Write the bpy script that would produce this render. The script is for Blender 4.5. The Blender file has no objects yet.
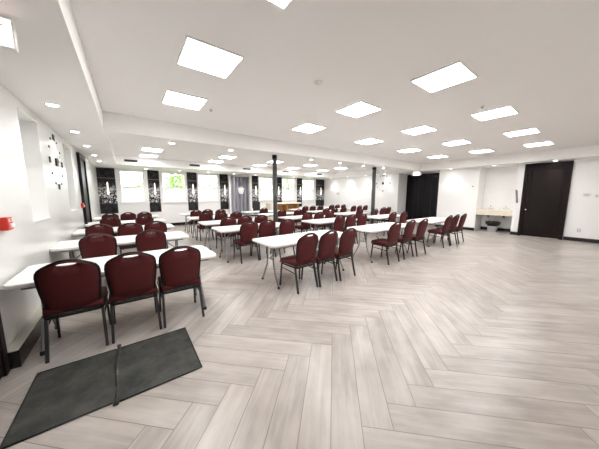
import bpy, bmesh, math, random
from mathutils import Vector, Matrix
random.seed(7)
C = bpy.context.scene.collection
PI = math.pi

# ------------------------------------------------------------------ materials
def mat(name, col=(.8, .8, .8), rough=.5, metal=0., spec=.5, emit=None, estr=0., noise=None, bump=None, sheen=0.):
    m = bpy.data.materials.new(name); m.use_nodes = True
    nt = m.node_tree; b = nt.nodes['Principled BSDF']
    b.inputs['Base Color'].default_value = (*col, 1)
    b.inputs['Roughness'].default_value = rough
    b.inputs['Metallic'].default_value = metal
    b.inputs['Specular IOR Level'].default_value = spec
    if sheen:
        b.inputs['Sheen Weight'].default_value = sheen
    if emit:
        b.inputs['Emission Color'].default_value = (*emit, 1)
        b.inputs['Emission Strength'].default_value = estr
    if noise or bump:
        tc = nt.nodes.new('ShaderNodeTexCoord')
    if noise:                                   # (scale, amount): small tonal variation of the surface itself
        n = nt.nodes.new('ShaderNodeTexNoise'); n.inputs['Scale'].default_value = noise[0]; n.inputs['Detail'].default_value = 4
        nt.links.new(tc.outputs['Object'], n.inputs['Vector'])
        mx = nt.nodes.new('ShaderNodeMix'); mx.data_type = 'RGBA'
        a = noise[1]
        mx.inputs[6].default_value = (*[c * (1 - a) for c in col], 1)
        mx.inputs[7].default_value = (*[min(1, c * (1 + a)) for c in col], 1)
        nt.links.new(n.outputs['Fac'], mx.inputs[0]); nt.links.new(mx.outputs[2], b.inputs['Base Color'])
    if bump:                                    # (scale, strength)
        n2 = nt.nodes.new('ShaderNodeTexNoise'); n2.inputs['Scale'].default_value = bump[0]; n2.inputs['Detail'].default_value = 3
        nt.links.new(tc.outputs['Object'], n2.inputs['Vector'])
        bp = nt.nodes.new('ShaderNodeBump'); bp.inputs['Strength'].default_value = bump[1]; bp.inputs['Distance'].default_value = .004
        nt.links.new(n2.outputs['Fac'], bp.inputs['Height']); nt.links.new(bp.outputs['Normal'], b.inputs['Normal'])
    return m

M = {}
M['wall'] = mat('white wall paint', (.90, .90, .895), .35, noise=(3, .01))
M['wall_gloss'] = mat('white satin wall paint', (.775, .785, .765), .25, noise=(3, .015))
M['ceiling'] = mat('warm white ceiling paint', (.87, .855, .845), .8, noise=(2, .015))
M['soffit'] = mat('white soffit paint', (.87, .86, .845), .7, noise=(2, .015))
M['maroon'] = mat('maroon upholstery', (.090, .0135, .0150), .55, spec=.25, noise=(90, .35), bump=(400, .25))
M['piping'] = mat('black piping', (.012, .011, .011), .5, spec=.3)
M['black_metal'] = mat('black hammered steel', (.008, .008, .0085), .42, 0., spec=.3, bump=(300, .2))
M['leg_metal'] = mat('dark hammered leg steel', (.045, .045, .047), .3, .6, bump=(300, .2))
M['chrome'] = mat('silver metal', (.62, .62, .62), .22, 1.)
M['table'] = mat('white moulded plastic', (.86, .85, .83), .38, noise=(60, .02), bump=(500, .08))
M['grey_metal'] = mat('grey powder coated steel', (.30, .30, .31), .35, .4)
M['rubber'] = mat('black rubber', (.012, .012, .012), .6)
M['espresso'] = mat('espresso stained wood', (.012, .008, .0075), .45, spec=.15, noise=(12, .35))
M['blackdoor'] = mat('black painted door', (.008, .007, .009), .4, spec=.2, noise=(12, .3))
M['blackstone'] = mat('black base moulding', (.012, .012, .012), .25, noise=(20, .3))
M['ledge'] = mat('black ledge top with painted sheen', (.55, .53, .46), .3)  # light on the glossy black base top, put into the colour as cream
M['white_trim'] = mat('white painted trim', (.88, .88, .87), .35)
M['column'] = mat('dark grey column paint', (.055, .056, .058), .4, noise=(20, .15))
M['red'] = mat('red plastic', (.62, .03, .018), .35)
M['white_plastic'] = mat('white plastic', (.8, .8, .78), .4)
M['grey_plastic'] = mat('pale grey plastic', (.55, .55, .54), .45)
M['black_plastic'] = mat('black plastic', (.012, .012, .013), .4)
M['bag'] = mat('black bin liner', (.008, .008, .009), .25, bump=(30, .6))
M['bin'] = mat('grey bin plastic', (.50, .51, .53), .4)
M['counter'] = mat('cream laminate', (.78, .71, .60), .35, noise=(8, .04))
M['cream_top'] = mat('pale counter top', (.80, .76, .66), .35)
M['wood'] = mat('honey wood', (.55, .30, .11), .4, noise=(5, .2))
M['curtain'] = mat('silver grey drapery', (.36, .36, .41), .38, noise=(3, .12), sheen=.2)
M['porcelain'] = mat('white porcelain', (.85, .85, .85), .12)
M['dark_hook'] = mat('dark bronze', (.05, .045, .04), .35, .6)
M['bark'] = mat('tree bark', (.10, .07, .05), .9, noise=(10, .3))
M['lawn'] = mat('grass ground', (.10, .20, .05), .9, noise=(3, .3))
M['panel_light'] = mat('lit diffuser', (.9, .9, .9), .5, emit=(1, .985, .975), estr=14.)
M['pot_light'] = mat('lit downlight lens', (.9, .9, .9), .5, emit=(1, .97, .93), estr=20.)
M['sconce_light'] = mat('lit sconce glass', (.9, .88, .8), .4, emit=(1, .90, .72), estr=1.0)
M['exit_red'] = mat('lit red lettering', (.7, .03, .03), .4, emit=(1, .10, .09), estr=1.0)
M['exit_white'] = mat('lit sign face', (.9, .87, .86), .4, emit=(1, .90, .89), estr=1.0)

def leaf_mat(name, c1, c2):
    m = mat(name, c1, .55)
    nt = m.node_tree; b = nt.nodes['Principled BSDF']
    g = nt.nodes.new('ShaderNodeNewGeometry'); mx = nt.nodes.new('ShaderNodeMix'); mx.data_type = 'RGBA'
    mx.inputs[6].default_value = (*c1, 1); mx.inputs[7].default_value = (*c2, 1)
    nt.links.new(g.outputs['Random Per Island'], mx.inputs[0]); nt.links.new(mx.outputs[2], b.inputs['Base Color'])
    return m
M['leaf'] = leaf_mat('green leaves', (.13, .24, .06), (.40, .55, .20))
M['leaf_pale'] = leaf_mat('pale leaves', (.25, .36, .20), (.50, .62, .42))

def blind_mat(name, k):
    m = bpy.data.materials.new(name); m.use_nodes = True; nt = m.node_tree
    for n in list(nt.nodes): nt.nodes.remove(n)
    o = nt.nodes.new('ShaderNodeOutputMaterial'); a = nt.nodes.new('ShaderNodeBsdfDiffuse'); t = nt.nodes.new('ShaderNodeBsdfTranslucent'); x = nt.nodes.new('ShaderNodeMixShader')
    a.inputs[0].default_value = (.85, .85, .85, 1); t.inputs[0].default_value = (.85, .86, .87, 1); x.inputs[0].default_value = k
    nt.links.new(a.outputs[0], x.inputs[1]); nt.links.new(t.outputs[0], x.inputs[2]); nt.links.new(x.outputs[0], o.inputs[0])
    return m
M['blind'] = blind_mat('white roller blind', .5); M['blind_dense'] = blind_mat('dense white roller blind', .16)
def glass_mat():
    m = bpy.data.materials.new('window glass'); m.use_nodes = True; nt = m.node_tree
    for n in list(nt.nodes): nt.nodes.remove(n)
    o = nt.nodes.new('ShaderNodeOutputMaterial'); g = nt.nodes.new('ShaderNodeBsdfGlossy'); t = nt.nodes.new('ShaderNodeBsdfTransparent'); x = nt.nodes.new('ShaderNodeMixShader')
    f = nt.nodes.new('ShaderNodeFresnel'); f.inputs[0].default_value = 1.3
    g.inputs['Roughness'].default_value = .02
    nt.links.new(f.outputs[0], x.inputs[0]); nt.links.new(t.outputs[0], x.inputs[1]); nt.links.new(g.outputs[0], x.inputs[2]); nt.links.new(x.outputs[0], o.inputs[0])
    return m
M['glass'] = glass_mat()

def floor_mat():
    m = bpy.data.materials.new('greige herringbone planks'); m.use_nodes = True; nt = m.node_tree; L = nt.links
    b = nt.nodes['Principled BSDF']
    uv = nt.nodes.new('ShaderNodeUVMap'); uv.uv_map = 'plank'
    at = nt.nodes.new('ShaderNodeAttribute'); at.attribute_name = 'tint'
    def math_(op, a, bb=None, cl=False):
        n = nt.nodes.new('ShaderNodeMath'); n.operation = op; n.use_clamp = cl
        for i, v in enumerate((a, bb)):
            if v is None: continue
            if isinstance(v, (int, float)): n.inputs[i].default_value = v
            else: L.new(v, n.inputs[i])
        return n.outputs[0]
    sep = nt.nodes.new('ShaderNodeSeparateXYZ'); L.new(uv.outputs[0], sep.inputs[0])
    u, v = sep.outputs[0], sep.outputs[1]
    off = math_('MULTIPLY', at.outputs['Fac'], 37.)
    def vec(su, sv):
        c = nt.nodes.new('ShaderNodeCombineXYZ')
        L.new(math_('MULTIPLY', u, su), c.inputs[0]); L.new(math_('MULTIPLY', v, sv), c.inputs[1]); L.new(off, c.inputs[2]); return c.outputs[0]
    n1 = nt.nodes.new('ShaderNodeTexNoise'); n1.inputs['Scale'].default_value = 1; n1.inputs['Detail'].default_value = 5; n1.inputs['Roughness'].default_value = .6; n1.inputs['Distortion'].default_value = .6
    L.new(vec(1.3, 17), n1.inputs['Vector'])
    n2 = nt.nodes.new('ShaderNodeTexNoise'); n2.inputs['Scale'].default_value = 1; n2.inputs['Detail'].default_value = 3
    L.new(vec(3., 6), n2.inputs['Vector'])
    g = math_('ADD', math_('MULTIPLY', n1.outputs['Fac'], .5), math_('MULTIPLY', n2.outputs['Fac'], .5))
    g = math_('ADD', g, math_('MULTIPLY', math_('SUBTRACT', at.outputs['Fac'], .5), .16))
    cr = nt.nodes.new('ShaderNodeValToRGB'); e = cr.color_ramp.elements
    e[0].position = .30; e[0].color = (.30, .265, .238, 1); e[1].position = .72; e[1].color = (.535, .492, .455, 1)
    mid = cr.color_ramp.elements.new(.5); mid.color = (.42, .378, .345, 1)
    L.new(g, cr.inputs[0])
    eu = math_('MINIMUM', u, math_('SUBTRACT', 1.2, u)); ev = math_('MINIMUM', v, math_('SUBTRACT', .2, v))
    ed = math_('MINIMUM', eu, ev)
    line = math_('LESS_THAN', ed, .0026)
    mx = nt.nodes.new('ShaderNodeMix'); mx.data_type = 'RGBA'; mx.inputs[7].default_value = (.16, .135, .12, 1)
    L.new(math_('MULTIPLY', line, .8), mx.inputs[0]); L.new(cr.outputs[0], mx.inputs[6]); L.new(mx.outputs[2], b.inputs['Base Color'])
    b.inputs['Roughness'].default_value = .30
    b.inputs['Specular IOR Level'].default_value = .5
    return m
M['floor'] = floor_mat()

def mat_rubber():
    m = mat('worn grey-green floor mat', (.05, .055, .05), .75)
    nt = m.node_tree; b = nt.nodes['Principled BSDF']; L = nt.links
    tc = nt.nodes.new('ShaderNodeTexCoord')
    n = nt.nodes.new('ShaderNodeTexNoise'); n.inputs['Scale'].default_value = 4; n.inputs['Detail'].default_value = 10; n.inputs['Roughness'].default_value = .7
    L.new(tc.outputs['Object'], n.inputs['Vector'])
    cr = nt.nodes.new('ShaderNodeValToRGB'); e = cr.color_ramp.elements
    e[0].position = .35; e[0].color = (.018, .021, .020, 1); e[1].position = .72; e[1].color = (.092, .088, .076, 1)
    L.new(n.outputs['Fac'], cr.inputs[0]); L.new(cr.outputs[0], b.inputs['Base Color'])
    n2 = nt.nodes.new('ShaderNodeTexNoise'); n2.inputs['Scale'].default_value = 260
    L.new(tc.outputs['Object'], n2.inputs['Vector'])
    bp = nt.nodes.new('ShaderNodeBump'); bp.inputs['Strength'].default_value = .5; bp.inputs['Distance'].default_value = .003
    L.new(n2.outputs['Fac'], bp.inputs['Height']); L.new(bp.outputs['Normal'], b.inputs['Normal'])
    return m
M['mat'] = mat_rubber()

def print_mat():
    """charcoal wallpaper: dark brushed ground, white blossoms in the middle band, plain black at the bottom (local z is the height on the wall)"""
    m = mat('charcoal floral wallpaper', (.02, .02, .02), .5, spec=.2)
    nt = m.node_tree; b = nt.nodes['Principled BSDF']; L = nt.links
    tc = nt.nodes.new('ShaderNodeTexCoord')
    sp = nt.nodes.new('ShaderNodeSeparateXYZ'); L.new(tc.outputs['Object'], sp.inputs[0])
    vo = nt.nodes.new('ShaderNodeTexVoronoi'); vo.inputs['Scale'].default_value = 11; vo.feature = 'DISTANCE_TO_EDGE'
    nz = nt.nodes.new('ShaderNodeTexNoise'); nz.inputs['Scale'].default_value = 5; nz.inputs['Detail'].default_value = 5
    L.new(tc.outputs['Object'], nz.inputs['Vector'])
    ad = nt.nodes.new('ShaderNodeMix'); ad.data_type = 'VECTOR'; ad.inputs[0].default_value = .35
    L.new(tc.outputs['Object'], ad.inputs[4]); L.new(nz.outputs['Color'], ad.inputs[5])
    L.new(ad.outputs[1], vo.inputs['Vector'])
    band = nt.nodes.new('ShaderNodeMapRange'); band.interpolation_type = 'SMOOTHSTEP'
    L.new(sp.outputs['Z'], band.inputs[0]); band.inputs[1].default_value = 1.10; band.inputs[2].default_value = 1.22
    band2 = nt.nodes.new('ShaderNodeMapRange'); band2.interpolation_type = 'SMOOTHSTEP'
    L.new(sp.outputs['Z'], band2.inputs[0]); band2.inputs[1].default_value = 2.1; band2.inputs[2].default_value = 1.5
    def mt(op, a, c):
        n = nt.nodes.new('ShaderNodeMath'); n.operation = op
        for i, v in enumerate((a, c)):
            if isinstance(v, (int, float)): n.inputs[i].default_value = v
            else: L.new(v, n.inputs[i])
        return n.outputs[0]
    fl = mt('GREATER_THAN', vo.outputs['Distance'], .13)
    fl = mt('MULTIPLY', mt('MULTIPLY', fl, band.outputs[0]), band2.outputs[0])
    gr = nt.nodes.new('ShaderNodeValToRGB'); e = gr.color_ramp.elements
    e[0].position = .35; e[0].color = (.005, .005, .006, 1); e[1].position = .8; e[1].color = (.06, .06, .064, 1)
    L.new(nz.outputs['Fac'], gr.inputs[0])
    mx = nt.nodes.new('ShaderNodeMix'); mx.data_type = 'RGBA'; mx.inputs[7].default_value = (.72, .72, .76, 1)
    L.new(fl, mx.inputs[0]); L.new(gr.outputs[0], mx.inputs[6]); L.new(mx.outputs[2], b.inputs['Base Color'])
    return m
M['print'] = print_mat()

# ------------------------------------------------------------------ helpers
class MB:
    def __init__(s): s.bm = bmesh.new()
    def box(s, x0, x1, y0, y1, z0, z1, bev=0., seg=2, mtx=None):
        r = bmesh.ops.create_cube(s.bm, size=1)
        vs = r['verts']
        for v in vs:
            v.co = Vector(((x0 + x1) / 2 + v.co.x * (x1 - x0), (y0 + y1) / 2 + v.co.y * (y1 - y0), (z0 + z1) / 2 + v.co.z * (z1 - z0)))
        if mtx:
            for v in vs: v.co = mtx @ v.co
        if bev:
            es = list({e for v in vs for e in v.link_edges})
            bmesh.ops.bevel(s.bm, geom=es, offset=bev, segments=seg, affect='EDGES', profile=.5)
        return s
    def tube(s, pts, r, n=8, cap=True, closed=False, smooth=True, sq=False):
        P = [Vector(p) for p in pts]; m = len(P); rings = []
        up = None
        for i, p in enumerate(P):
            if closed: t = (P[(i + 1) % m] - P[i - 1])
            else: t = (P[min(i + 1, m - 1)] - P[max(i - 1, 0)])
            t.normalize()
            if up is None:
                up = Vector((0, 0, 1)) if abs(t.z) < .9 else Vector((0, 1, 0))
            a = up - t * up.dot(t)
            if a.length < 1e-5:
                a = Vector((1, 0, 0)) - t * t.x
            a.normalize(); bb = t.cross(a); up = a
            rr = r[i] if isinstance(r, (list, tuple)) else r
            ph = PI / n if sq else 0
            k = (1.2 if sq else 1)
            rings.append([s.bm.verts.new(p + (a * math.cos(2 * PI * j / n + ph) + bb * math.sin(2 * PI * j / n + ph)) * rr * k) for j in range(n)])
        for i in range(m if closed else m - 1):
            A, B = rings[i], rings[(i + 1) % m]
            for j in range(n):
                f = s.bm.faces.new((A[j], A[(j + 1) % n], B[(j + 1) % n], B[j])); f.smooth = smooth and not sq
        if cap and not closed:
            s.bm.faces.new(rings[0][::-1]); s.bm.faces.new(rings[-1])
        return s
    def lathe(s, prof, cx=0, cy=0, n=20, smooth=True, sx=1, sy=1):
        rings = []
        for r, z in prof:
            if r < 1e-6: rings.append([s.bm.verts.new((cx, cy, z))])
            else: rings.append([s.bm.verts.new((cx + sx * r * math.cos(2 * PI * j / n), cy + sy * r * math.sin(2 * PI * j / n), z)) for j in range(n)])
        for A, B in zip(rings, rings[1:]):
            for j in range(n):
                if len(A) == 1 and len(B) == 1: continue
                if len(A) == 1: f = s.bm.faces.new((A[0], B[(j + 1) % n], B[j]))
                elif len(B) == 1: f = s.bm.faces.new((A[j], A[(j + 1) % n], B[0]))
                else: f = s.bm.faces.new((A[j], A[(j + 1) % n], B[(j + 1) % n], B[j]))
                f.smooth = smooth
        return s
    def prism(s, poly, z0, z1, mtx=None):
        a = [s.bm.verts.new((x, y, z0)) for x, y in poly]; b = [s.bm.verts.new((x, y, z1)) for x, y in poly]
        s.bm.faces.new(a[::-1]); s.bm.faces.new(b)
        for i in range(len(poly)):
            j = (i + 1) % len(poly); s.bm.faces.new((a[i], a[j], b[j], b[i]))
        if mtx:
            for v in a + b: v.co = mtx @ v.co
        return s
    def quad(s, *p):
        s.bm.faces.new([s.bm.verts.new(q) for q in p]); return s
    def build(s, name, m, parent=None, **props):
        bmesh.ops.recalc_face_normals(s.bm, faces=s.bm.faces[:])
        me = bpy.data.meshes.new(name); s.bm.to_mesh(me); s.bm.free()
        me.materials.append(M[m] if isinstance(m, str) else m)
        o = bpy.data.objects.new(name, me); C.objects.link(o)
        if parent: o.parent = parent
        for k, v in props.items(): o[k] = v
        return o

def thing(name, label, cat, loc=(0, 0, 0), rz=0, group=None):
    o = bpy.data.objects.new(name, None); C.objects.link(o); o.empty_display_size = .1
    o.location = loc; o.rotation_euler = (0, 0, rz); o['label'] = label; o['category'] = cat
    if group: o['group'] = group
    return o
def tag(o, label, cat, group=None):
    o['label'] = label; o['category'] = cat
    if group: o['group'] = group
    return o
def struct(o): o['kind'] = 'structure'; return o
def kids(o): return [c for c in C.objects if c.parent == o]
CH = {}
def reg(o, children):            # remember the tree so copies need no search
    CH[o.name] = children; return o
def dup(root, loc, rz, label, group=None):
    r = root.copy(); C.objects.link(r); r.location = loc; r.rotation_euler = (0, 0, rz); r['label'] = label
    if group: r['group'] = group
    for ch in CH.get(root.name, []):
        c = ch.copy(); C.objects.link(c); c.parent = r
        for g in CH.get(ch.name, []):
            d = g.copy(); C.objects.link(d); d.parent = c
    return r
def rrect(x0, x1, y0, y1, r, n=6):
    out = []
    for cx, cy, a0 in ((x1 - r, y1 - r, 0), (x0 + r, y1 - r, PI / 2), (x0 + r, y0 + r, PI), (x1 - r, y0 + r, 1.5 * PI)):
        for k in range(n + 1):
            a = a0 + PI / 2 * k / n; out.append((cx + r * math.cos(a), cy + r * math.sin(a)))
    return out
def text_mesh(name, body, size, m, parent, loc, rot, ext=.002):
    cu = bpy.data.curves.new(name, 'FONT'); cu.body = body; cu.size = size; cu.extrude = ext; cu.align_x = 'CENTER'; cu.align_y = 'CENTER'
    t = bpy.data.objects.new(name + '_tmp', cu); C.objects.link(t)
    dg = bpy.context.evaluated_depsgraph_get(); me = bpy.data.meshes.new_from_object(t.evaluated_get(dg))
    bpy.data.objects.remove(t); me.materials.clear(); me.materials.append(M[m])
    o = bpy.data.objects.new(name, me); C.objects.link(o); o.parent = parent; o.location = loc; o.rotation_euler = rot
    return o

# ------------------------------------------------------------------ room dimensions (metres; y runs to the window wall, x to the door wall)
XL, XR, YB, YW = -.955, 11.7, -1.5, 12.7
ZC, ZS = 2.95, 2.63

# floor: herringbone planks, one mesh
def make_floor():
    bm = bmesh.new(); uvl = bm.loops.layers.uv.new('plank'); tl = bm.faces.layers.float.new('tint')
    Lp, W, s2 = 1.2, .2, math.sqrt(.5)
    u0, v0 = 1.57, -.61
    def plank(u, v, du, dv):
        cor = [(u, v), (u + du, v), (u + du, v + dv), (u, v + dv)]
        xs = [((a - b) * s2, (a + b) * s2) for a, b in cor]
        if max(x for x, y in xs) < XL - .4 or min(x for x, y in xs) > 12.8 or max(y for x, y in xs) < YB - .3 or min(y for x, y in xs) > YW + .3: return
        f = bm.faces.new([bm.verts.new((x, y, 0)) for x, y in xs]); f[tl] = random.random()
        loc = [(0, 0), (Lp, 0), (Lp, W), (0, W)] if du > dv else [(0, 0), (0, W), (Lp, W), (Lp, 0)]
        for l, q in zip(f.loops, loc): l[uvl].uv = q
    for n in range(-8, 9):
        for k in range(-75, 76):
            bu, bv = u0 + k * W + n * Lp, v0 - k * W + n * Lp
            plank(bu, bv, Lp, W); plank(bu + Lp, bv, W, Lp)
    for co, no in (((XL - .3, 0, 0), (-1, 0, 0)), ((12.65, 0, 0), (1, 0, 0)), ((0, YB - .1, 0), (0, -1, 0)), ((0, YW + .1, 0), (0, 1, 0))):
        bmesh.ops.bisect_plane(bm, geom=bm.verts[:] + bm.edges[:] + bm.faces[:], plane_co=co, plane_no=no, clear_outer=True)
    for f in bm.faces:
        if f.normal.z < 0: f.normal_flip()
    me = bpy.data.meshes.new('floor'); bm.to_mesh(me); bm.free(); me.materials.append(M['floor'])
    o = bpy.data.objects.new('floor', me); C.objects.link(o); return struct(o)
make_floor()

# ceiling slab, soffits and beam
struct(MB().box(XL - .3, 12.8, YB - .2, YW + .2, ZC, ZC + .15).build('ceiling', 'ceiling'))
struct(MB().box(XL - .3, -.24, YB - .2, YW + .2, ZS, ZC + .05).build('trim_1', 'soffit'))          # soffit along the left wall
struct(MB().box(11.1, 12.8, YB - .2, YW + .2, ZS, ZC + .05).build('trim_2', 'soffit'))             # soffit along the door wall
struct(MB().box(-.24, 11.1, 5.46, 6.2, ZS, ZC + .05).build('trim_3', 'soffit'))                     # beam
struct(MB().box(-.24, 11.1, 11.02, YW + .2, ZS, ZC + .05).build('trim_4', 'soffit'))               # soffit along the windows

def wall_with_holes(name, m, axis, p0, p1, a0, a1, z0, z1, holes):
    """axis 'x': wall in the plane x, from p0 to p1 thick, running a0..a1 in y; holes are (a0,a1,z0,z1)"""
    A = sorted({a0, a1, *[h[0] for h in holes], *[h[1] for h in holes]}); Z = sorted({z0, z1, *[h[2] for h in holes], *[h[3] for h in holes]})
    b = MB()
    for i in range(len(A) - 1):
        run = None
        for j in range(len(Z) - 1):
            ca, cz = (A[i] + A[i + 1]) / 2, (Z[j] + Z[j + 1]) / 2
            solid = not any(h[0] < ca < h[1] and h[2] < cz < h[3] for h in holes)
            if solid:
                run = [Z[j], Z[j + 1]] if run is None else [run[0], Z[j + 1]]
            if run and (not solid or j == len(Z) - 2):
                if axis == 'x': b.box(p0, p1, A[i], A[i + 1], *run)
                else: b.box(A[i], A[i + 1], p0, p1, *run)
                run = None
    return struct(b.build(name, m))

side_windows = [(4.22, 4.97), (6.59, 7.40)]
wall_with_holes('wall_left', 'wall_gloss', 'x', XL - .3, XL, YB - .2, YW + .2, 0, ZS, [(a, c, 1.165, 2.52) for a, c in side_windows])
back_windows = [(-.22, .66), (1.36, 2.36), (2.97, 3.99), (6.42, 7.36), (8.07, 9.07), (9.70, 10.75)]
wall_with_holes('wall_back', 'wall', 'y', YW, YW + .2, XL, 12.7, 0, ZS, [(a, c, 1.14, 2.56) for a, c in back_windows])
struct(MB().box(XL, 12.7, YB - .2, YB, 0, ZC).build('wall_front', 'wall'))
for x0, y0, y1 in ((XR, YB, 2.18), (12.5, 2.18, 3.33), (XR, 3.33, 4.86), (12.62, 4.86, 6.87), (XR, 6.87, YW)):
    struct(MB().box(x0, 12.7, y0, y1, 0, ZS).build('wall_right', 'wall'))

# baseboards
bl = struct(MB().box(XL, -.862, 2.945, 8.12, 0, .155, .004).build('baseboard_left', 'blackstone'))
MB().box(XL, -.866, 2.945, 8.12, .155, .166, .003).build('ledge_painted_sheen', 'ledge', bl, label='black ledge top with its sheen painted cream')
struct(MB().box(XL, 12.0, YW - .03, YW, 0, .15, .004).build('baseboard_back', 'blackstone'))
b = MB()
for y0, y1, x in ((YB, .83, XR), (1.97, 2.18, XR), (2.18, 3.33, 12.5), (3.33, 4.86, XR), (6.87, YW - .03, XR)):
    b.box(x - .02, x, y0, y1, 0, .12, .003)
struct(b.build('baseboard_right', 'blackstone'))

# ------------------------------------------------------------------ doors
d1 = struct(MB().box(XR - .03, XR + .02, .94, 1.88, .02, 2.50, .003).build('door_1', 'espresso'))
fr = MB().box(XR - .07, XR, .84, .94, 0, 2.60, .004).box(XR - .07, XR, 1.88, 1.97, 0, 2.60, .004).box(XR - .07, XR, .94, 1.88, 2.50, 2.60, .004)
fr.build('door_frame', 'espresso', d1)
pm = MB()
for y0, y1, z0, z1 in ((1.02, 1.80, 2.36, 2.385), (1.02, 1.80, .27, .295), (1.02, 1.045, .295, 2.36), (1.775, 1.80, .295, 2.36)): pm.box(XR - .042, XR - .028, y0, y1, z0, z1, .004)
pm.build('panel_moulding', 'espresso', d1)
kn = MB(); Mx = Matrix.Translation((XR - .03, 1.82, .97)) @ Matrix.Rotation(-PI / 2, 4, 'Y')
kn.lathe([(0, 0), (.03, 0), (.03, .006), (.011, .01), (.011, .035), (.026, .042), (.03, .055), (.024, .068), (0, .072)], n=16)
for v in kn.bm.verts: v.co = Mx @ v.co
kn.build('door_knob', 'chrome', d1, label='silver door knob')

d2 = struct(MB().box(12.57, 12.61, 4.98, 5.86, .02, 2.50, .003).build('door_2', 'blackdoor'))
MB().box(12.57, 12.61, 5.87, 6.75, .02, 2.50, .003).build('door_leaf', 'blackdoor', d2)
MB().box(12.54, 12.62, 4.87, 4.98, 0, 2.60, .003).box(12.54, 12.62, 6.75, 6.86, 0, 2.60, .003).box(12.54, 12.62, 4.98, 6.75, 2.50, 2.60, .003).build('door_frame', 'blackdoor', d2)
q = MB()
for y in (5.3, 5.55, 6.2, 6.45): q.box(12.56, 12.575, y - .006, y + .006, .12, 2.42, .002)
q.build('door_groove', 'black_plastic', d2)
MB().box(12.47, 12.57, 5.10, 5.45, 2.40, 2.48, .01).build('door_closer', 'black_plastic', d2)

d3 = struct(MB().box(XL - .01, XL + .03, 8.24, 9.06, .02, 2.46, .003).build('door_3', 'blackdoor'))
MB().box(XL, XL + .06, 8.14, 8.24, 0, 2.58, .004).box(XL, XL + .06, 9.06, 9.16, 0, 2.58, .004).box(XL, XL + .06, 8.24, 9.06, 2.46, 2.58, .004).build('door_frame', 'blackdoor', d3)

d4 = struct(MB().box(XL - .01, XL + .02, 1.98, 2.86, .02, 2.10, .003).build('door_4', 'espresso'))
MB().box(XL, XL + .035, 2.86, 2.935, 0, 2.20, .004).box(XL, XL + .07, 1.87, 1.98, 0, 2.20, .004).box(XL, XL + .07, 1.98, 2.86, 2.10, 2.20, .004).build('door_frame', 'espresso', d4)

# ------------------------------------------------------------------ windows
wi = 0
for a, c in back_windows:
    wi += 1
    t = 0.045
    f = MB().box(a, a + t, YW + .05, YW + .12, 1.14, 2.56).box(c - t, c, YW + .05, YW + .12, 1.14, 2.56).box(a + t, c - t, YW + .05, YW + .12, 1.14, 1.14 + t).box(a + t, c - t, YW + .05, YW + .12, 2.56 - t, 2.56).box(a + t, c - t, YW + .055, YW + .115, 1.84, 1.88)
    root = struct(f.build('window_%d' % wi, 'white_trim'))
    MB().box(a + t, c - t, YW + .085, YW + .089, 1.14 + t, 2.56 - t).build('pane', 'glass', root)
    MB().box(a + .05, c - .05, YW + .030, YW + .034, 1.16, 1.86).build('blind', 'blind', root, label='white translucent lower blind')
    MB().box(a - .05, c + .05, YW - .035, YW + .05, 1.105, 1.14, .004).build('window_sill', 'white_trim', root)
    MB().box(a - .06, a, YW - .012, YW, 1.14, 2.61).box(c, c + .06, YW - .012, YW, 1.14, 2.61).box(a, c, YW - .012, YW, 2.56, 2.61).build('casing', 'white_trim', root)
for a, c in side_windows:
    wi += 1
    t = .05; X = XL - .24
    f = MB().box(X - .05, X + .03, a, a + t, 1.165, 2.52).box(X - .05, X + .03, c - t, c, 1.165, 2.52).box(X - .05, X + .03, a + t, c - t, 1.165, 1.165 + t).box(X - .05, X + .03, a + t, c - t, 2.52 - t, 2.52).box(X - .04, X + .02, a + t, c - t, 1.9, 1.94)
    root = struct(f.build('window_%d' % wi, 'white_trim'))
    MB().box(X - .02, X - .016, a + t, c - t, 1.165 + t, 2.52 - t).build('pane', 'glass', root)
    MB().box(X - .012, X - .008, a + t, c - t, 1.165 + t, 2.52 - t).build('blind', 'blind_dense', root)
    MB().box(XL - .21, XL + .012, a, c, 1.165, 1.18, .003).build('window_sill', 'white_trim', root)

# ------------------------------------------------------------------ ceiling lights
colword = ['first', 'second', 'third', 'fourth', 'fifth']
def light_panel_parts():
    r = thing('ceiling_light', '', 'ceiling light', group='square ceiling light panels')
    s = .278
    fb = MB().box(-s, -s + .016, -s, s, -.02, 0, .002).box(s - .016, s, -s, s, -.02, 0, .002).box(-s + .016, s - .016, -s, -s + .016, -.02, 0, .002).box(-s + .016, s - .016, s - .016, s, -.02, 0, .002)
    fo = fb.build('frame', 'white_trim', r)
    do = MB().box(-s + .016, s - .016, -s + .016, s - .016, -.014, -.002).build('diffuser', 'panel_light', r)
    return reg(r, [fo, do])
proto_l = light_panel_parts(); used = False
XP = [.82, 3.28, 5.37, 7.47, 9.55]
rowp = {0: 'nearest row', 1: 'second row', 2: 'row just before the beam'}
def place_light(x, y, lab):
    global used
    if not used:
        used = True; proto_l.location = (x, y, ZC); proto_l['label'] = lab
    else: dup(proto_l, (x, y, ZC), 0, lab)
for i, x in enumerate(XP):
    for j, y in enumerate((1.40, 2.73, 4.08)):
        place_light(x, y, 'lit square ceiling panel, %s, %s from the clock wall' % (rowp[j], colword[i]))
for i, x in enumerate((.75, 3.18, 5.30, 7.28, 9.42)):
    for j, y in enumerate((8.92, 10.38)):
        place_light(x, y, 'lit square ceiling panel past the beam, row %s, %s from the clock wall' % (('nearer the beam', 'nearer the windows')[j], colword[i]))

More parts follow.
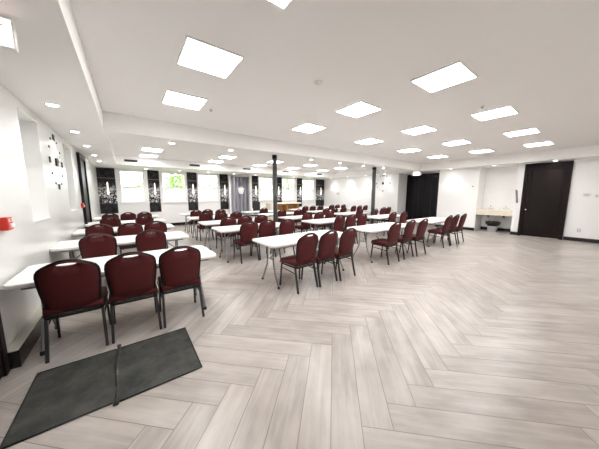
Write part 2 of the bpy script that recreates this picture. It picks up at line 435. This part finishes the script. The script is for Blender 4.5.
def pot_parts():
    r = thing('downlight', '', 'downlight', group='round recessed downlights')
    t = MB().lathe([(.058, 0), (.075, 0), (.075, -.006), (.058, -.009), (.058, 0)], n=24).build('trim_ring', 'white_trim', r)
    l = MB().lathe([(0, -.003), (.058, -.003), (.058, -.001), (0, -.001)], n=24).build('lens', 'pot_light', r)
    li = bpy.data.lights.new('downlight_beam', 'SPOT'); li.energy = 15; li.color = (1, .96, .91); li.spot_size = math.radians(105); li.spot_blend = .7; li.shadow_soft_size = .05
    lo = bpy.data.objects.new('downlight_beam', li); C.objects.link(lo); lo.parent = r; lo.location = (0, 0, -.02)
    return reg(r, [t, l, lo])
proto_p = pot_parts(); usedp = False
def place_pot(x, y, lab):
    global usedp
    if not usedp:
        usedp = True; proto_p.location = (x, y, ZS); proto_p['label'] = lab
    else: dup(proto_p, (x, y, ZS), 0, lab)
for k, y in enumerate((4.32, 5.87, 7.36, 8.91, 10.36)):
    place_pot(-.67, y, 'round downlight in the soffit over the clock wall, %s from the near end' % colword[k])
for k, x in enumerate((.87, 2.19, 4.83, 6.15, 7.44, 8.79)):
    place_pot(x, 5.87, 'round downlight under the ceiling beam, %s from the clock wall' % (colword + ['sixth'])[k])
for k, y in enumerate((1.22, 2.82, 4.29)):
    place_pot(11.42, y, 'round downlight over the door wall, %s' % ('by the brown door', 'in front of the sink niche', 'beside the exit sign')[k])
for k, y in enumerate((7.55, 8.8, 10.2, 11.7)):
    place_pot(11.42, y, 'round downlight over the plain wall beyond the black doors, %s' % ('nearest the doors', 'second', 'third', 'nearest the windows')[k])
for k, x in enumerate((.74, 2.05, 3.35, 4.65, 5.95, 7.25, 8.55, 9.85)):
    place_pot(x, 12.15, 'round downlight in the soffit above the windows, %s from the clock wall' % (colword + ['sixth', 'seventh', 'eighth'])[k])

# vents on the window soffit
v = thing('air_vent', '', 'vent', group='slot vents in the window soffit')
vf = MB().box(-.21, .21, -.012, 0, -.045, -.038).box(-.21, .21, -.012, 0, .038, .045).box(-.21, -.203, -.012, 0, -.038, .038).box(.203, .21, -.012, 0, -.038, .038).build('frame', 'grey_plastic', v)
vb = MB().box(-.203, .203, -.004, 0, -.038, .038).build('backing', 'black_plastic', v)
sl = MB()
for k in range(4): sl.box(-.203, .203, -.010, -.005, -.028 + k * .018, -.022 + k * .018)
vs = sl.build('slat', 'black_plastic', v)
reg(v, [vf, vb, vs])
for k, x in enumerate((.21, 2.47, 4.9, 7.22, 9.72)):
    lab = 'dark slot air vent in the soffit above the windows, %s from the clock wall' % colword[k]
    if k == 0: v.location = (x, 11.02, 2.79); v['label'] = lab
    else: dup(v, (x, 11.02, 2.79), 0, lab)

sd = thing('smoke_detector', 'round white smoke detector on the ceiling between two light panels', 'smoke detector', (2.09, 2.41, ZC))
MB().lathe([(0, 0), (.048, 0), (.048, -.008), (.04, -.02), (.02, -.026), (0, -.026)], n=24).build('body', 'white_plastic', sd)
MB().lathe([(.02, -.024), (.024, -.026), (.024, -.030), (.015, -.032), (0, -.032)], n=16).build('sensor_cap', 'white_plastic', sd)
for k, (x, y, lab) in enumerate(((1.26, 4.24, 'small ceiling sprinkler head beside the panel nearest the beam'), (4.80, 1.42, 'small ceiling sprinkler head beside the panel row nearest the door wall'))):
    s = thing('sprinkler', lab, 'sprinkler', (x, y, ZC), group='ceiling sprinklers')
    MB().lathe([(0, 0), (.03, 0), (.03, -.006), (.01, -.01), (.008, -.03), (0, -.03)], n=12).build('body', 'chrome', s)
    MB().lathe([(0, -.03), (.016, -.03), (.018, -.034), (0, -.036)], n=12).build('deflector', 'chrome', s)

# columns
for x, y, r, lab in ((3.46, 5.85, .062, 'slim dark grey steel column near the grey curtain'), (8.2, 5.9, .075, 'slim dark grey steel column in front of the plain white wall')):
    c = thing('column', lab, 'column', (x, y, 0)); c['kind'] = 'structure'
    MB().lathe([(0, 0), (r, 0), (r, ZS), (0, ZS)], n=24).build('shaft', 'column', c)
    MB().box(-r * 1.7, r * 1.7, -r * 1.7, r * 1.7, 0, .012, .002).build('base_plate', 'column', c)
    MB().lathe([(r, ZS - .10), (r + .008, ZS - .095), (r + .008, ZS - .002), (r, ZS)], n=24).build('collar', 'black_metal', c)

# ------------------------------------------------------------------ banquet chair
def make_chair():
    R = thing('banquet_chair', '', 'chair', group='maroon banquet chairs')
    # outline of the back seen from behind
    half = [(0, .921), (.05, .917), (.085, .905), (.12, .888), (.155, .869), (.184, .848), (.200, .822), (.206, .785), (.205, .72), (.199, .64), (.190, .56), (.183, .50), (.176, .455), (.163, .437), (.14, .43), (.07, .428), (0, .428)]
    out = half + [(-x, z) for x, z in half[-2:0:-1]]
    n = len(out)
    cz = .889
    hole = []
    for (x, z) in out:
        a = math.atan2((z - .66) / .25, x / .22); hole.append((.070 * math.cos(a), cz + .0135 * math.sin(a)))
    def yb(x, z): return -.18 - (z - .43) * .215 + .035 * (x / .22) ** 2 - .012
    bm = bmesh.new()
    front, back = [], []
    for side, L in ((1, front), (-1, back)):
        for k in range(6):
            t = k / 5
            ring = []
            for (hx, hz), (ox, oz) in zip(hole, out):
                x, z = hx + (ox - hx) * t, hz + (oz - hz) * t
                th = .010 + .016 * math.sin(PI * min(1, max(0, t))) ** .7 * min(1, (1 - (z - .43) / .6) + .4)
                ring.append(bm.verts.new((x, yb(x, z) + side * th, z)))
            L.append(ring)
    for side, L in ((1, front), (-1, back)):
        for k in range(5):
            for i in range(n):
                j = (i + 1) % n
                f = bm.faces.new((L[k][i], L[k][j], L[k + 1][j], L[k + 1][i])); f.smooth = True
    for k in (0, 5):
        for i in range(n):
            j = (i + 1) % n; bm.faces.new((front[k][i], front[k][j], back[k][j], back[k][i]))
    b = MB(); b.bm.free(); b.bm = bm
    bo = b.build('backrest', 'maroon', R)
    bf = MB().tube([(x, yb(x, z), z) for x, z in out], .0145, 6, closed=True).build('back_frame', 'black_metal', R)
    hr = MB().tube([(hx, yb(hx, hz), hz) for hx, hz in hole], .0038, 6, closed=True).build('handle_rim', 'chrome', R, label='silver rim of the handle slot')
    # lower welt across the back
    # seat
    sb = MB().box(-.215, .215, -.20, .225, .405, .475, .028, 4)
    for f in sb.bm.faces: f.smooth = True
    for vv in sb.bm.verts:
        if vv.co.z > .44: vv.co.z += .012 * (1 - (vv.co.x / .22) ** 2) * (1 - ((vv.co.y - .01) / .23) ** 2)
    so = sb.build('seat', 'maroon', R)
    pp = MB().tube([(x, y, .407) for x, y in rrect(-.218, .218, -.203, .228, .03, 3)], .007, 6, closed=True).build('piping', 'piping', so)
    sf = MB().tube([(x, y, .388) for x, y in rrect(-.20, .20, -.205, .20, .03, 3)], .012, 6, closed=True).build('seat_frame', 'black_metal', R)
    ch = [bo, bf, hr, so, sf]
    for s in (-1, 1):
        ch.append(MB().tube([(s * .193, yb(.187, .50), .50), (s * .196, -.165, .40), (s * .203, -.205, .2), (s * .209, -.25, 0)], .0145, 4, sq=True).build('leg', 'leg_metal', R))
        ch.append(MB().tube([(s * .20, .175, .39), (s * .205, .195, .2), (s * .21, .215, 0)], .0125, 4, sq=True).build('leg', 'leg_metal', R))
        ch.append(MB().tube([(s * .204, .178, .325), (s * .203, -.188, .295)], .008, 6).build('stretcher', 'black_metal', R))
    reg(so, [pp]); return reg(R, ch)
chair0 = make_chair(); usedc = False
def place_chair(x, ytop, lab, rz=None):
    global usedc
    y = ytop + .293
    if rz is None: rz = random.uniform(-.025, .025)
    if not usedc:
        usedc = True; chair0.location = (x, y, 0); chair0.rotation_euler = (0, 0, rz); chair0['label'] = lab
    else: dup(chair0, (x, y, 0), rz, lab)
rowname = ['nearest row', 'second row', 'middle row', 'fourth row', 'window row']
colname = {'L': 'table file along the clock wall', 'M': 'second table file from clock wall', 'R': 'middle table file', 'F': 'fourth table file from clock wall', 'G': 'table file along the plain wall'}
pos3 = ['left of three', 'middle of three', 'right of three']; pos2 = ['left of two', 'right of two']
chairs = {
 ('L', 0): [(-.48, 2.83), (-.02, 2.83), (.44, 2.83)], ('L', 1): [(-.41, 4.52), (.27, 4.48)], ('L', 2): [(-.50, 6.02), (.0, 5.9), (.46, 5.98)], ('L', 3): [(-.41, 7.78), (.34, 7.75)], ('L', 4): [(-.49, 9.5), (-.02, 9.6), (.43, 9.55)],
 ('M', 0): [(2.17, 2.67), (2.62, 2.67), (3.09, 2.66)], ('M', 1): [(2.12, 4.66), (2.58, 4.68), (3.05, 4.55)], ('M', 2): [(2.12, 5.99), (2.61, 6.03), (3.10, 6.01)], ('M', 3): [(2.03, 7.84), (2.50, 7.75), (2.99, 7.68)], ('M', 4): [(2.12, 9.6), (2.58, 9.72), (3.04, 9.5)],
 ('R', 0): [(4.63, 2.68), (5.30, 2.70), (5.82, 2.65)], ('R', 1): [(4.86, 4.54), (5.33, 4.53), (5.80, 4.48)], ('R', 2): [(4.68, 5.82), (5.27, 5.9), (5.75, 5.88)], ('R', 3): [(4.82, 7.61), (5.55, 7.5)], ('R', 4): [(4.90, 9.25)],
 ('F', 0): [(7.34, 2.66), (7.88, 2.67), (8.36, 2.64)], ('F', 1): [(7.28, 4.36), (7.98, 4.36)], ('F', 2): [(7.72, 6.13), (8.40, 5.88)], ('F', 3): [(6.95, 7.35), (7.42, 7.30), (8.33, 7.6)], ('F', 4): [(7.47, 9.49), (8.03, 9.55), (8.52, 9.48)],
 ('G', 2): [(9.75, 6.38), (10.25, 6.42)], ('G', 3): [(9.9, 8.3), (10.4, 8.3), (10.98, 8.35)], ('G', 4): [(9.70, 9.8), (10.18, 9.8), (10.66, 9.75)],
}
for (c, r), L in chairs.items():
    P = pos3 if len(L) == 3 else pos2 if len(L) == 2 else ['the lone one']
    for k, (x, y) in enumerate(L):
        place_chair(x, y, 'maroon banquet chair, %s, %s, %s' % (P[k], rowname[r], colname[c]), rz=(.07 if c == 'M' and r == 0 else random.uniform(-.01, .01) if c in 'LM' else None))

# ------------------------------------------------------------------ folding tables
def make_table(Lx, Ly=.76):
    R = thing('folding_table', '', 'table', group='white folding tables')
    hx, hy = Lx / 2, Ly / 2
    tb = MB()
    z = [(.698, .010), (.702, .002), (.712, 0), (.732, 0), (.738, .003), (.740, .010)]
    rings = []
    for zz, ins in z:
        rings.append([tb.bm.verts.new((x, y, zz)) for x, y in rrect(-hx + ins, hx - ins, -hy + ins, hy - ins, .075 - ins, 6)])
    for A, B in zip(rings, rings[1:]):
        m = len(A)
        for j in range(m):
            f = tb.bm.faces.new((A[j], A[(j + 1) % m], B[(j + 1) % m], B[j])); f.smooth = True
    tb.bm.faces.new(rings[0][::-1]); tb.bm.faces.new(rings[-1])
    ch = [tb.build('tabletop', 'table', R)]
    ap = MB().box(-hx + .10, hx - .10, -hy + .06, -hy + .085, .668, .70).box(-hx + .10, hx - .10, hy - .085, hy - .06, .668, .70)
    ch.append(ap.build('side_rail', 'grey_metal', R))
    legs = []
    for s in (-1, 1):
        X = s * (hx - .17)
        for t in (-1, 1):
            lg = MB().tube([(X, t * .10, .70), (X, t * .10, .40), (X, t * .115, .32), (X + s * .01, t * .17, .20), (X + s * .01, t * .25, .06), (X + s * .01, t * .272, .012)], .0145, 8).build('leg', 'grey_metal', R)
            ft = MB().lathe([(0, 0), (.02, 0), (.02, .03), (.015, .035), (0, .035)], X + s * .01, t * .274, n=10).build('foot_cap', 'rubber', lg, label='black rubber foot')
            reg(lg, [ft]); ch.append(lg)
        ch.append(MB().tube([(X, -.10, .44), (X, .10, .44)], .011, 8).build('crossbar', 'grey_metal', R))
        ch.append(MB().tube([(X, -.19, .685), (X, .19, .685)], .012, 8).build('hinge_bar', 'grey_metal', R))
        ch.append(MB().tube([(X, 0, .45), (X - s * .14, 0, .58), (X - s * .36, 0, .69)], .009, 6).build('brace', 'grey_metal', R))
    return reg(R, ch)
short = make_table(1.79); long_ = make_table(1.83); usedt = {}
tcol = {'L': 'along the clock wall', 'M': 'second file from the clock wall', 'R': 'in the middle file', 'F': 'fourth file from the clock wall', 'G': 'along the plain white wall'}
tabs = [('L', 0, -.02, 2.95), ('L', 1, -.035, 4.64), ('L', 2, -.035, 6.27), ('L', 3, -.03, 7.92), ('L', 4, -.035, 9.75),
        ('M', 0, 2.60, 2.94), ('M', 1, 2.45, 4.86), ('M', 2, 2.47, 6.30), ('M', 3, 2.50, 8.0), ('M', 4, 2.6, 9.88),
        ('R', 0, 5.02, 2.93), ('R', 1, 5.05, 4.76), ('R', 2, 5.08, 6.17), ('R', 3, 5.12, 7.86), ('R', 4, 5.1, 9.5),
        ('F', 0, 7.68, 2.92), ('F', 1, 7.60, 4.55), ('F', 2, 7.72, 6.30), ('F', 3, 7.7, 7.87), ('F', 4, 7.9, 9.74),
        ('G', 2, 10.1, 6.6), ('G', 3, 10.2, 8.62), ('G', 4, 10.15, 9.98)]
for c, r, x, y0 in tabs:
    P = short if c == 'L' and r == 0 else long_
    lab = 'white folding table, %s, %s' % (rowname[r], tcol[c])
    loc = (x, y0 + .38, 0)
    if P.name not in usedt:
        usedt[P.name] = 1; P.location = loc; P['label'] = lab
    else: dup(P, loc, 0, lab)

# ------------------------------------------------------------------ floor mats
m1 = MB().box(-.72, -.185, 2.0, 2.735, 0, .009, .003).build('floor_mat', 'mat'); tag(m1, 'dark grey floor mat on the side of the dark door frame', 'mat', 'butted floor mats')
m2 = MB().box(-.175, .41, 1.985, 2.735, 0, .009, .003).build('floor_mat', 'mat'); tag(m2, 'dark grey floor mat on the side of the open plank floor', 'mat', 'butted floor mats')
for mm, x0, x1, y0 in ((m1, -.72, -.2, 2.0), (m2, -.16, .41, 1.985)):
    e = MB()
    for ya in (y0 + .004, 2.731): e.tube([(x0, ya, .008), (x1, ya, .008)], .006, 6)
    xe = x0 if mm is m1 else x1
    e.tube([(xe, y0, .008), (xe, 2.735, .008)], .006, 6).build('edge_strip', 'rubber', mm)
hump = MB(); pts = []
for k in range(15):
    t = k / 14; pts.append((-.18 + .008 * math.sin(9 * t), 1.965 + t * .80, .012 + .006 * math.sin(7 * t) ** 2))
hump.tube(pts, [.018 if k in (0, 14) else .010 + .003 * math.sin(k * 1.7) for k in range(15)], 8).build('raised_edge', 'mat', m2, label='rolled up edge where the mats meet')

# ------------------------------------------------------------------ things on the left wall
ps = thing('fire_alarm_pull_station', 'red fire alarm box on the wall above the nearest table', 'fire alarm', (XL, 3.34, 1.175), group='red fire alarm boxes')
MB().box(0, .055, -.06, .06, 0, .12, .006).build('housing', 'red', ps)
MB().box(.055, .060, -.045, .045, .078, .105, .002).build('label_plate', 'white_plastic', ps)
text_mesh('lettering', 'FIRE', .03, 'red', ps, (.061, 0, .092), (PI / 2, 0, PI / 2), .0005)
MB().box(.055, .072, -.04, .04, .025, .06, .005).build('pull_handle', 'white_plastic', ps)
p2 = thing('fire_alarm_pull_station', 'small red fire alarm box beside the black door frame', 'fire alarm', (XL, 7.98, 1.18), group='red fire alarm boxes')
MB().box(0, .05, -.05, .05, 0, .12, .006).build('housing', 'red', p2)
MB().box(.05, .066, -.035, .035, .03, .06, .004).build('pull_handle', 'white_plastic', p2)

def clock(loc, rz, lab, R=.42):
    c = thing('wall_clock', lab, 'clock', loc, rz, 'clocks with loose numerals')
    # local: y = out of the wall, x along the wall, z up
    MB().box(-.06, .06, 0, .025, -.065, .065, .006).build('clock_body', 'black_plastic', c)
    MB().tube([(0, .03, 0), (.05, .03, .13)], .006, 6).build('hour_hand', 'chrome', c); MB().tube([(0, .034, 0), (-.14, .034, .12)], .004, 6).build('minute_hand', 'chrome', c)
    glyph = {0: [(-.085, -.02, 1), (-.02, -.085, 1), (.015, .015, 0), (.05, .05, 0)], 3: [(-.035, -.035, 0), (0, 0, 0), (.035, .035, 0)], 6: [(-.05, -.02, 1), (-.02, .01, 2), (.045, .045, 0)], 9: [(-.045, -.045, 0), (-.01, .045, 1), (.045, -.01, 1)]}
    for h in range(12):
        a = PI / 2 - h * PI / 6; cx, cz = R * math.cos(a), R * math.sin(a)
        mb = MB()
        if h in glyph:
            for xa, xb, _ in glyph[h]: mb.tube([(cx + xa * .85, .007, cz + .045), (cx + xb * .85, .007, cz - .045)], .007, 4, sq=True)
        else:
            mb.box(cx - .014, cx + .014, 0, .012, cz - .019, cz + .019, .003)
        mb.build('numeral', 'black_plastic', c)
clock((XL, 5.83, 2.063), -PI / 2, 'large wall clock of loose black roman numerals beside a window niche')
clock((XR, 7.80, 2.16), PI / 2, 'large wall clock of loose black numerals on the plain wall behind a column')

def exit_sign(loc, rz, lab, heads=True):
    s = thing('exit_sign', lab, 'exit sign', loc, rz, 'lit exit signs')
    MB().box(-.16, .16, -.025, .025, -.20, -.02, .006).build('housing', 'white_plastic', s)
    MB().box(-.05, .05, -.03, .03, -.02, 0, .004).build('canopy', 'white_plastic', s)
    MB().box(-.15, .15, -.029, -.0255, -.19, -.03).build('face', 'exit_white', s)
    text_mesh('lettering', 'EXIT', .115, 'exit_red', s, (0, -.031, -.11), (PI / 2, 0, 0))
    for t in (-1, 1) if heads else ():
        k = MB().lathe([(0, 0), (.03, 0), (.042, .05), (.042, .058), (0, .06)], n=14)
        T = Matrix.Translation((t * .19, -.01, -.12)) @ Matrix.Rotation(PI / 2 + .5, 4, 'X')
        for vv in k.bm.verts: vv.co = T @ vv.co
        k.build('lamp_head', 'white_plastic', s)
exit_sign((-.665, 2.42, ZS), 0, 'white exit sign under the soffit over the clock wall', False)
exit_sign((11.3, 5.72, ZS), -PI / 2 + .3, 'lit exit sign hanging in front of the black double doors')

# ------------------------------------------------------------------ window wall: printed panels with sconces, curtain
panels = [(-.95, -.36), (.80, 1.25), (2.44, 2.90), (4.05, 4.50), (5.93, 6.33), (7.42, 8.00), (9.21, 9.63), (10.89, 11.68)]
pw = ['in the corner of the clock wall', 'between first and second windows', 'between second and third windows', 'to the clock-wall side of the curtain', 'to the door-wall side of the curtain', 'half behind the column', 'between the last two windows', 'in the corner of the plain wall']
for k, (a, c) in enumerate(panels):
    cx = (a + c) / 2
    p = thing('wall_mounted_panel', 'dark floral wall panel %s' % pw[k], 'wall panel', (cx, YW, 0), group='dark floral wall panels')
    h = (c - a) / 2
    MB().box(-h, h, -.025, 0, .72, ZS - .01).build('printed_sheet', 'print', p)
    MB().box(-h, h, -.032, -.025, 2.20, 2.215).build('batten', 'grey_metal', p)
    s = thing('wall_sconce', 'lit white candle-shaped wall light on the panel %s' % pw[k].replace('in the corner', 'at the corner'), 'wall light', (cx + .02, YW - .025, 1.45), group='candle wall lights')
    MB().box(-.03, .03, -.015, 0, .02, .16, .004).build('back_plate', 'chrome', s)
    MB().tube([(0, 0, .09), (0, -.06, .09), (0, -.07, .12)], .008, 6).build('arm', 'chrome', s)
    MB().lathe([(0, .08), (.034, .08), (.034, .26), (.021, .28), (.021, .54), (.006, .60), (0, .60)], 0, -.07, n=14).build('glass_shade', 'sconce_light', s, label='glowing white glass')

cu = thing('curtain', 'silver grey draped curtain with a white leaf emblem between white posts', 'curtain', (5.15, YW - .14, 0))
cb = MB(); N = 120; rows = [.10, .6, 1.2, 1.8, 2.3, 2.52]
grid = []
for z in rows:
    row = []
    for i in range(N + 1):
        t = i / N; x = -.53 + 1.06 * t
        y = .095 * math.sin(t * 2 * PI * 5 + .5 * math.sin(z * 1.5)) + .03 * math.sin(t * 2 * PI * 2.3 + z)
        row.append(cb.bm.verts.new((x, y - .03, z)))
    grid.append(row)
for A, B in zip(grid, grid[1:]):
    for i in range(N):
        f = cb.bm.faces.new((A[i], A[i + 1], B[i + 1], B[i])); f.smooth = True
co = cb.build('drape', 'curtain', cu)
sm = co.modifiers.new('thickness', 'SOLIDIFY'); sm.thickness = .004
MB().tube([(-.58, 0, 2.545), (.58, 0, 2.545)], .014, 10).build('curtain_rod', 'white_trim', cu)
for s in (-1, 1): MB().box(s * .60 - .045, s * .60 + .045, -.04, .04, 0, 2.60, .004).build('post', 'white_trim', cu)
half = [(0, .0), (.06, -.01), (.10, .03), (.12, .10), (.135, .17), (.175, .27), (.105, .235), (.085, .33), (.045, .25), (0, .37)]
half = [(x * 1.2, z * 1.25) for x, z in half]
em = half + [(-x, z) for x, z in half[-2:0:-1]]
T = Matrix.Translation((-.02, -.16, 1.57)) @ Matrix.Rotation(PI / 2, 4, 'X')
MB().prism(em, 0, .02, T).build('emblem', 'white_trim', cu, label='white leaf emblem')

# wooden service counter under the windows
k = thing('service_counter', 'honey wood service counter with pale top in front of the windows', 'counter', (7.2, 11.2, 0))
MB().box(-.70, .90, .20, .23, 0, 1.0, .003).build('back_panel', 'wood', k)
for x in (-.70, .10, .875): MB().box(x, x + .025, -.22, .20, 0, 1.0, .003).build('side_panel', 'wood', k)
MB().box(-.675, .875, -.20, .20, .45, .475, .003).build('shelf', 'wood', k)
MB().box(-.70, 1.05, -.28, .30, 1.0, 1.07, .008).build('counter_top', 'cream_top', k)
MB().box(-1.04, -.72, -.22, .22, 0, 1.06, .006).build('end_cabinet', 'counter', k)

# black chair by the curtain
oc = thing('office_chair', 'black high-backed office chair beside the grey curtain', 'chair', (5.20, 10.80, 0))
bb = MB().box(-.19, .19, -.21, -.11, .55, 1.17, .048, 5)
for f in bb.bm.faces: f.smooth = True
bb.build('backrest', 'black_plastic', oc)
bb = MB().box(-.23, .23, -.18, .24, .42, .50, .03, 4)
for f in bb.bm.faces: f.smooth = True
bb.build('seat', 'black_plastic', oc)
MB().tube([(0, 0, .08), (0, 0, .43)], .025, 10).build('gas_lift', 'black_metal', oc)
MB().tube([(0, -.1, .44), (0, -.22, .46), (0, -.21, .62)], .018, 8).build('back_support', 'black_metal', oc)
for j in range(5):
    a = 2 * PI * j / 5
    l = MB().tube([(0, 0, .09), (.28 * math.cos(a), .28 * math.sin(a), .07)], [.022, .014], 8).build('base_arm', 'black_plastic', oc)
    MB().lathe([(0, 0), (.025, .004), (.03, .03), (.025, .055), (0, .06)], .28 * math.cos(a), .28 * math.sin(a), n=10).build('caster', 'rubber', l)

# ------------------------------------------------------------------ sink niche on the right
sk = thing('sink_counter', 'cream vanity counter with two faucets in the wall niche', 'counter', (XR, 2.755, 0))
MB().box(.0, .785, -.57, .57, .86, .91, .004).build('counter_top', 'counter', sk)
MB().box(.005, .03, -.57, .57, .69, .86, .003).build('apron', 'counter', sk)
for y in (-.25, .25):
    MB().lathe([(.14, .908), (.175, .912), (.185, .916), (.175, .920), (.15, .912), (.13, .89), (0, .86)], .40, y, n=20, sy=1.15).build('basin', 'porcelain', sk)
    fa = MB().lathe([(0, .91), (.035, .91), (.03, .93), (.014, .94), (.014, 1.03), (0, 1.04)], .64, y, n=12).tube([(.64, y, 1.02), (.60, y, 1.06), (.54, y, 1.06), (.51, y, 1.02)], .011, 8).build('faucet', 'chrome', sk)
    for t in (-.07, .07): MB().lathe([(0, .91), (.025, .91), (.02, .93), (.01, .945), (.022, .955), (.022, .975), (0, .98)], .64, y + t, n=10).build('tap_handle', 'chrome', fa)
    MB().tube([(.40, y, .86), (.40, y, .55), (.44, y, .50), (.50, y, .52), (.52, y, .58), (.78, y, .60)], .02, 8).build('drain_pipe', 'white_plastic', sk)
    MB().lathe([(0, .60), (.032, .60), (.032, .68), (0, .68)], .40, y, n=10).build('drain_nut', 'black_plastic', sk)
tr = thing('waste_bin', 'grey waste bin with a black liner under the sink counter', 'bin', (11.93, 2.79, 0))
MB().lathe([(0, 0), (.135, 0), (.14, .01), (.185, .37), (.195, .375), (.195, .39), (.178, .39), (.13, .03), (0, .03)], n=24).build('bucket', 'bin', tr)
bg = MB(); rings = []
for i, (r, z) in enumerate(((.175, .25), (.182, .40), (.21, .43), (.235, .40), (.225, .34), (.20, .29))):
    rings.append([bg.bm.verts.new(((r + .018 * math.sin(j * 2.4 + i) * (i > 1)) * math.cos(2 * PI * j / 28), (r + .018 * math.sin(j * 2.4 + i) * (i > 1)) * math.sin(2 * PI * j / 28), z + .018 * math.sin(j * 1.7 + i * .8) * (i > 0))) for j in range(28)])
for A, B in zip(rings, rings[1:]):
    for j in range(28):
        f = bg.bm.faces.new((A[j], A[(j + 1) % 28], B[(j + 1) % 28], B[j])); f.smooth = True
go = bg.build('liner', 'bag', tr, label='black plastic liner'); go.modifiers.new('thickness', 'SOLIDIFY').thickness = .003

sg = thing('vertical_sign', 'slim black script wall sign beside the brown door', 'sign', (XR, 2.115, 1.45))
pts = []
for i in range(61):
    t = i / 60; pts.append((-.012, .028 * math.sin(t * 2 * PI * 6.5) + .06 * (t - .5), -.24 + .48 * t))
MB().tube(pts, .011, 6).build('script_stroke', 'black_plastic', sg)
MB().tube([(-.008, -.045, -.24), (-.008, .015, .24)], .008, 6).build('spine', 'black_plastic', sg)
hk = thing('wall_hook', 'tiny dark hook on the white wall between black doors and sink niche', 'hook', (XR, 3.52, 1.86))
MB().box(-.008, 0, -.03, .03, -.015, .015, .002).build('plate', 'dark_hook', hk)
MB().tube([(-.008, 0, 0), (-.04, 0, -.01), (-.05, 0, .015)], .006, 6).build('prong', 'dark_hook', hk)
th = thing('thermostat', 'pale thermostat box on the wall past the brown door', 'thermostat', (XR, .47, 1.51))
MB().box(-.03, 0, -.085, .085, -.06, .06, .005).build('housing', 'white_plastic', th)
MB().box(-.032, -.03, -.05, .05, -.015, .02).build('display', 'grey_plastic', th)
MB().box(-.034, -.03, -.05, .05, -.045, -.03).build('button_bar', 'grey_plastic', th)
sw = thing('light_switch', 'white light switch plate at the far edge of the door wall', 'light switch', (XR, .25, 1.47))
MB().box(-.012, 0, -.06, .06, -.06, .06, .003).build('plate', 'white_plastic', sw)
for y in (-.025, .025): MB().box(-.018, -.012, y - .015, y + .015, -.03, .03, .002).build('rocker', 'grey_plastic', sw)
ot = thing('wall_outlet', 'white power outlet low on the wall past the brown door', 'outlet', (XR, .52, .36))
MB().box(-.008, 0, -.04, .04, -.06, .06, .002).build('plate', 'grey_plastic', ot)
for z in (-.028, .028): MB().box(-.011, -.008, -.018, .018, z - .016, z + .016, .002).build('socket', 'white_plastic', ot)
t2 = thing('wall_control', 'small pale control box on the plain wall near the windows', 'control', (XR, 11.3, 1.60))
MB().box(-.04, 0, -.10, .10, -.07, .07, .006).build('housing', 'grey_plastic', t2)
MB().box(-.043, -.04, -.05, .05, -.02, .035, .002).build('display', 'white_plastic', t2)

# ------------------------------------------------------------------ outside
lw = MB().box(-30, 45, YW + .6, 60, -.4, -.3).build('lawn', 'lawn'); struct(lw)
def tree(x, y, h, r, lab, lm, n=700, zc=None):
    t = thing('tree', lab, 'tree', (x, y, -.3), group='trees outside the windows')
    MB().tube([(0, 0, 0), (.05, .02, h * .4), (-.03, .05, h * .75)], [.13, .10, .05], 8).build('trunk', 'bark', t)
    c = MB(); rnd = random.Random(int(x * 100))
    for i in range(n):
        d = Vector((rnd.gauss(0, 1), rnd.gauss(0, 1), rnd.gauss(0, 1))); d.normalize(); d *= r * (.45 + .55 * rnd.random())
        p = Vector((d.x, d.y, h * .62 + d.z * .9))
        a = Vector((rnd.uniform(-1, 1), rnd.uniform(-1, 1), rnd.uniform(-1, 1))); a.normalize(); b2 = a.cross(Vector((rnd.uniform(-1, 1), rnd.uniform(-1, 1), 1))); b2.normalize()
        s = rnd.uniform(.07, .14)
        c.quad(p - a * s, p + b2 * s * .5, p + a * s, p - b2 * s * .5)
    c.build('crown', lm, t)
tree(.75, 15.6, 3.2, .55, 'thin leafy tree outside the window nearest the clock wall', 'leaf', 260)
tree(2.75, 16.2, 4.2, .95, 'bright green bushy tree outside the second window', 'leaf', 900)
tree(4.6, 16.6, 3.9, .7, 'pale sparse tree outside the third window', 'leaf_pale', 260)
tree(8.6, 17.0, 4.2, .9, 'pale tree outside the window beside the column', 'leaf_pale', 320)
tree(11.0, 16.4, 4.4, .9, 'green tree outside the window above the counter end', 'leaf', 520)
tree(13.3, 16.8, 4.2, .85, 'pale green tree outside the window by the plain wall', 'leaf_pale', 420)

# ------------------------------------------------------------------ world, camera
W = bpy.data.worlds.new('overcast sky'); bpy.context.scene.world = W; W.use_nodes = True
bg = W.node_tree.nodes['Background']; bg.inputs[0].default_value = (.95, .98, 1, 1); bg.inputs[1].default_value = 4.5

cam = bpy.data.cameras.new('camera'); co = bpy.data.objects.new('camera', cam); C.objects.link(co)
cam.sensor_width = 36; cam.lens = 230 / 599 * 36; cam.clip_start = .05; cam.clip_end = 200
co.location = (0, 0, 1.5); co.rotation_euler = (math.radians(90 - 7.3), 0, math.radians(-36.6))
sc = bpy.context.scene; sc.camera = co
sc.view_settings.view_transform = 'Standard'; sc.view_settings.look = 'None'; sc.view_settings.gamma = 1; sc.view_settings.exposure = 0.95; sc.view_settings.use_curve_mapping = False
sc.cycles.use_denoising = True
sc.cycles.max_bounces = 8; sc.cycles.diffuse_bounces = 6; sc.cycles.sample_clamp_indirect = 6
